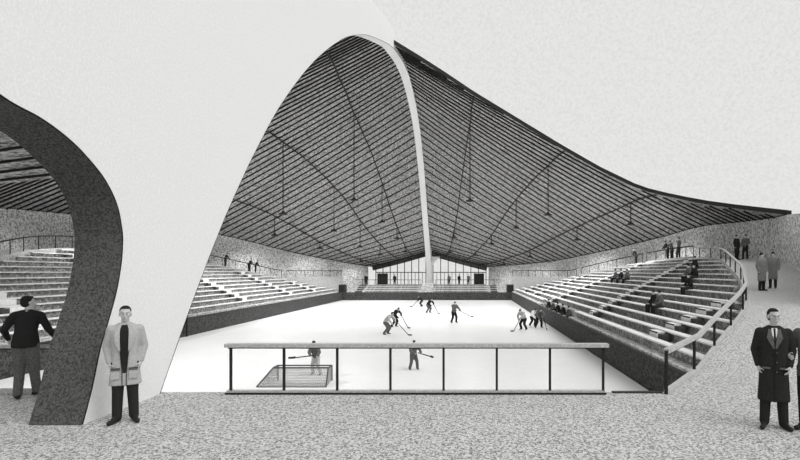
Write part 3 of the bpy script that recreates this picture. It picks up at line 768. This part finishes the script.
# --- small figures: one of each pose, then copies with their own cloth
STAND = pose()
STAND2 = pose(elL=(.27, .0, 1.2), wrL=(.12, -.16, 1.12), anR=(-.14, -.08, .09), toeR=(-.17, -.26, .035), knR=(-.12, -.08, .5))
LEAN = pose(chest=(0, -.12, 1.32), neck=(0, -.19, 1.47), head=(0, -.25, 1.62), shL=(.185, -.16, 1.42), shR=(-.185, -.16, 1.42), elL=(.24, -.28, 1.18), wrL=(.2, -.42, 1.03), elR=(-.24, -.28, 1.18), wrR=(-.2, -.42, 1.03))
SIT = pose(pelvis=(0, .10, .52), waist=(0, .10, .68), chest=(0, .04, .88), neck=(0, -.01, 1.04), head=(0, -.05, 1.20), shL=(.185, .0, .99), shR=(-.185, .0, .99),
           elL=(.24, -.08, .74), wrL=(.12, -.28, .62), elR=(-.24, -.08, .74), wrR=(-.12, -.28, .62), hipL=(.09, .08, .50), hipR=(-.09, .08, .50),
           knL=(.13, -.34, .50), knR=(-.13, -.34, .50), anL=(.13, -.34, .09), anR=(-.13, -.34, .09), toeL=(.15, -.52, .035), toeR=(-.15, -.52, .035))
SKATE = pose(pelvis=(0, .14, .80), waist=(0, .08, .95), chest=(0, -.10, 1.12), neck=(0, -.24, 1.22), head=(0, -.36, 1.33), shL=(.19, -.18, 1.20), shR=(-.19, -.18, 1.20),
             elL=(.26, -.36, 1.0), wrL=(.10, -.50, .86), elR=(-.27, -.26, .95), wrR=(-.10, -.38, .72), hipL=(.09, .14, .78), hipR=(-.09, .14, .78),
             knL=(.16, -.10, .45), anL=(.22, .10, .12), toeL=(.24, -.08, .06), knR=(-.16, -.12, .46), anR=(-.22, .14, .12), toeR=(-.26, -.04, .06))
GLIDE = pose(pelvis=(0, .04, .90), chest=(0, -.06, 1.26), waist=(0, .0, 1.06), neck=(0, -.10, 1.41), head=(0, -.16, 1.56), shL=(.19, -.08, 1.36), shR=(-.19, -.08, 1.36),
             elL=(.32, -.16, 1.14), wrL=(.34, -.36, 1.02), elR=(-.22, -.2, 1.12), wrR=(-.02, -.36, 1.0), hipL=(.09, .04, .87), hipR=(-.09, .04, .87),
             knL=(.18, -.08, .48), anL=(.24, .06, .12), toeL=(.27, -.12, .06), knR=(-.13, -.06, .48), anR=(-.19, .08, .12), toeR=(-.2, -.1, .06))
proto = {}
def small(key, J, label, loc, rz, topm, legm, top='sweater', scale=1., helmet=False, group=None, legend=1.0):
    if key not in proto:
        o = person(label, J, loc, rz, top, topm, legm, vox=.032, group=group, scale=scale, helmet=helmet, legend=legend)
        proto[key] = o
    else:
        o = copy_tree(proto[key]); o.location = loc; o.rotation_euler = (0, 0, rz); o.scale = (scale,)*3
        tag(o, label, 'person', group)
        if not group and 'group' in o: del o['group']
        for c in o.children:
            n_ = c.name.split('.')[0]
            mm = topm if n_ in ('sweater', 'jersey', 'coat', 'overcoat') else legm if n_ == 'trousers' else None
            if mm: c.material_slots[0].link = 'OBJECT'; c.material_slots[0].material = M[mm]
    return o
H = math.pi/2
G1 = 'people standing on the right concourse'
small('lc', STAND, 'person in long grey coat on the right concourse, left of a similar pair', (13.80, 23.4, FL(23.4, 1)), .3, 'coatmid', 'trouser', 'longcoat', 1.0, group=G1)
small('lc', STAND, 'person in long grey coat on the right concourse, nearest the right edge', (14.62, 23.9, FL(23.9, 1)), -.7, 'coatmid', 'trouser', 'longcoat', .98, group=G1)
small('lc', STAND, 'person in black overcoat on the right concourse near the curved railing', (19.0, 35.2, FL(35.2, 1)), .5, 'black', 'black', 'longcoat', 1.0, group=G1)
small('st2', STAND2, 'person in dark suit with white shirt facing the one in black overcoat', (20.0, 35.9, FL(35.9, 1)), -.9, 'tgrey', 'trouser', 'sweater', 1.0, group=G1)
# leaning above the right grandstand
def ringpos(s, Y, inset): return (AX+s*(R(Y)+inset), Y, FL(Y, s))
G2 = 'people at the railing above the right grandstand'
small('lean', LEAN, 'person in black leaning alone on the railing above the right grandstand', ringpos(1, 52.4, .5), -H, 'black', 'black', group=G2)
small('lean', LEAN, 'leftmost of three people leaning on the railing above the right grandstand', ringpos(1, 46.6, .55), -H, 'black', 'black', group=G2, scale=1.04)
small('lean', LEAN, 'middle of three people leaning on the railing above the right grandstand', ringpos(1, 45.9, .55), -H+.3, 'grey', 'black', group=G2)
small('st2', STAND2, 'rightmost of three people at the railing, standing in grey jacket', ringpos(1, 44.7, .5), -H, 'grey', 'trouser', group=G2, scale=1.08)
# seated on the right grandstand
G3 = 'spectators seated on the right grandstand'
def seat(s, d, Y, label, tm, lm='trouser', rz=None, sc=1., group=G3):
    i = max(1, min(14, round((d-13.27)/TR-.5))); z = tread_z(i, s)
    # hips on the plank, feet on the tread in front
    x = AX+s*(tread_d(i)+.46)
    o = small('sit', SIT, label, (x, Y, z-.02), (-H if s > 0 else H) if rz is None else rz, tm, lm, group=group, scale=sc)
    return o
seat(1, 15.8, 26.2, 'spectator in black, left of the nearest seated pair on the right grandstand', 'black')
seat(1, 15.8, 25.4, 'spectator in grey jacket, right of the nearest seated pair on the right grandstand', 'grey')
seat(1, 18.2, 27.4, 'spectator in dark clothes sitting alone on the right grandstand', 'black')
seat(1, 18.9, 43.6, 'leftmost of three seated spectators in a distant row of the right grandstand', 'grey')
seat(1, 18.9, 42.0, 'middle of three seated spectators in a distant row of the right grandstand', 'black')
seat(1, 18.9, 40.4, 'rightmost of three seated spectators in a distant row of the right grandstand', 'grey')
seat(1, 21.2, 33.6, 'highest seated spectator of the right grandstand, in dark clothes', 'black')
seat(1, 20.0, 31.0, 'left one of two spectators below the highest seated one', 'grey')
seat(1, 20.0, 30.2, 'right one of two spectators below the highest seated one', 'black')
G4 = 'team sitting behind the right rink board'
for k, (Y, c, wd) in enumerate(((45.6, 'black', 'farthest'), (43.3, 'grey', 'second farthest'), (41.0, 'black', 'middle'), (38.8, 'black', 'second nearest'), (36.6, 'grey', 'nearest'))):
    small('sit', SIT, '%s of five team members sitting behind the right rink board' % wd, (AX+13.27+.50, Y, -1.52), -H+.2, c, 'trouser', group=G4)
tag(MB().box(13.27+AX+.38, 13.27+AX+.76, 35, 47.5, -1.10, -1.04).box(13.27+AX+.54, 13.27+AX+.60, 35.2, 47.3, -1.5, -1.10).build('team_bench', 'bench'), 'low team bench behind the right rink board', 'bench')
# left concourse and far end
G5 = 'people behind the left grandstand railing'
small('lean', LEAN, 'person in black at the left grandstand railing, leftmost and alone', ringpos(-1, 58.2, .5), H, 'black', 'black', group=G5)
small('lean', LEAN, 'left one of the pair in black at the left grandstand railing', ringpos(-1, 61.5, .5), H, 'black', 'black', group=G5)
small('lean', LEAN, 'right one of the pair in black at the left grandstand railing', ringpos(-1, 62.4, .5), H+.3, 'black', 'black', group=G5)
G6 = 'people near the far glass wall'
small('st', STAND, 'person in dark clothes standing far left of the glass wall', (-16.6, 82.3, 0), .2, 'black', 'black', group=G6)
small('st', STAND, 'person in black between the left door and the arch foot', (-11.9, 82.3, 0), .4, 'black', 'black', group=G6)
small('st', STAND, 'person in grey just right of the arch foot by the glass', (-2.95, 82.3, 0), -.3, 'grey', 'black', group=G6)
small('st', STAND, 'person in black at the middle of the right glass', (-1.3, 82.5, 0), .6, 'black', 'black', group=G6)
small('st', STAND, 'person in dark clothes left of the right glass door', (.25, 82.3, 0), -.5, 'tgrey', 'black', group=G6)

# --- hockey players and their sticks
G7 = 'hockey players on the ice'
def icept(px, py):
    Y = 4.49*500/(py-271); return Vector(((px-467)/500*Y, Y, ICE))
def stick(label, a, bl, bdir, r=.018):
    """shaft from hands a to heel bl on or above the ice, blade along bdir"""
    a = Vector(a); bl = Vector(bl); o = empty('hockey_stick', bl); tag(o, label, 'hockey stick', 'hockey sticks')
    MB().tube(a-bl, (0, 0, .03), r*1.4, n=6).build('shaft', 'line', o)
    q = Vector(bdir).normalized()*.30
    MB().sweep([(0, 0, .09), tuple(q*.5+Vector((0, 0, .085))), tuple(q+Vector((0, 0, .10)))], .035, .085).build('blade', 'line', o)
    return o
def player(kind, px, py, rz, tm, lm, label, sc=1., sl=None, reach=(0, -1.15), up=0.):
    p = icept(px, py); key = 'skate' if kind == 'S' else 'glide'
    o = small(key, SKATE if kind == 'S' else GLIDE, label, p-Vector((0, 0, .02*sc)), rz, tm, lm, 'jersey', sc, helmet=True, group=G7)
    if sl:
        rot = Matrix.Rotation(rz, 3, 'Z'); J_ = SKATE if kind == 'S' else GLIDE
        h = p+rot @ (((J_['wrL']+J_['wrR'])/2+Vector((0, -.03, 0)))*sc)
        top = p+rot @ ((J_['wrL']+Vector((.04, .1, .12)))*sc) if kind == 'S' else h
        e = p+rot @ (Vector((reach[0], reach[1], 0))*sc); e.z += up
        stick(sl, top, e, rot @ Vector((reach[0]*.4-.3, -1, 0)))
    return o
player('S', 387.5, 334.5, 1.25, 'pale', 'grey', 'hockey player in pale jersey skating right with stick low, left pair front', 1.12, 'stick of the pale skater at the front of the left pair', (0, -1.45))
player('S', 395, 327, 1.0, 'black', 'black', 'hockey player in black bending forward, left pair back', 1.1, 'stick of the black skater at the back of the left pair', (-.1, -1.3))
player('S', 429, 313, .9, 'black', 'tgrey', 'hockey player in black before the far board, right one of two', 1.1, 'stick of the right player before the far board', (0, -1.2))
player('S', 421, 306.5, -1.2, 'black', 'black', 'hockey player in black crouching against the far board', .95, 'stick of the player crouching against the far board', (0, -1.2))
player('G', 454, 323, .6, 'grey', 'black', 'hockey player in grey alone in mid ice with stick held out right', 1.12, 'stick held out by the lone player in mid ice', (.95, -.95), .55)
player('S', 523, 330, -.7, 'pale', 'black', 'hockey player in pale jersey crouching wide near the right board', 1.12, 'stick of the pale crouching player near the right board', (0, -1.1))
player('S', 533, 326, .5, 'white', 'black', 'hockey player in white jersey between two others by the right board', 1.0, None)
player('S', 539, 328, .2, 'grey', 'black', 'hockey player in dark grey touching the right board', 1.1, 'stick of the dark grey player touching the right board', (.2, -1.0))
player('G', 413.5, 370, .35, 'grey', 'tgrey', 'hockey player beyond the middle of the near railing, stick out right', .82, 'stick of the player beyond the middle of the near railing', (.95, -.15), .55)
player('G', 315.5, 375, -.3, 'grey', 'pale', 'hockey player beside the goal with stick out left', .90, 'stick of the player beside the goal', (-.98, -.2), .70)
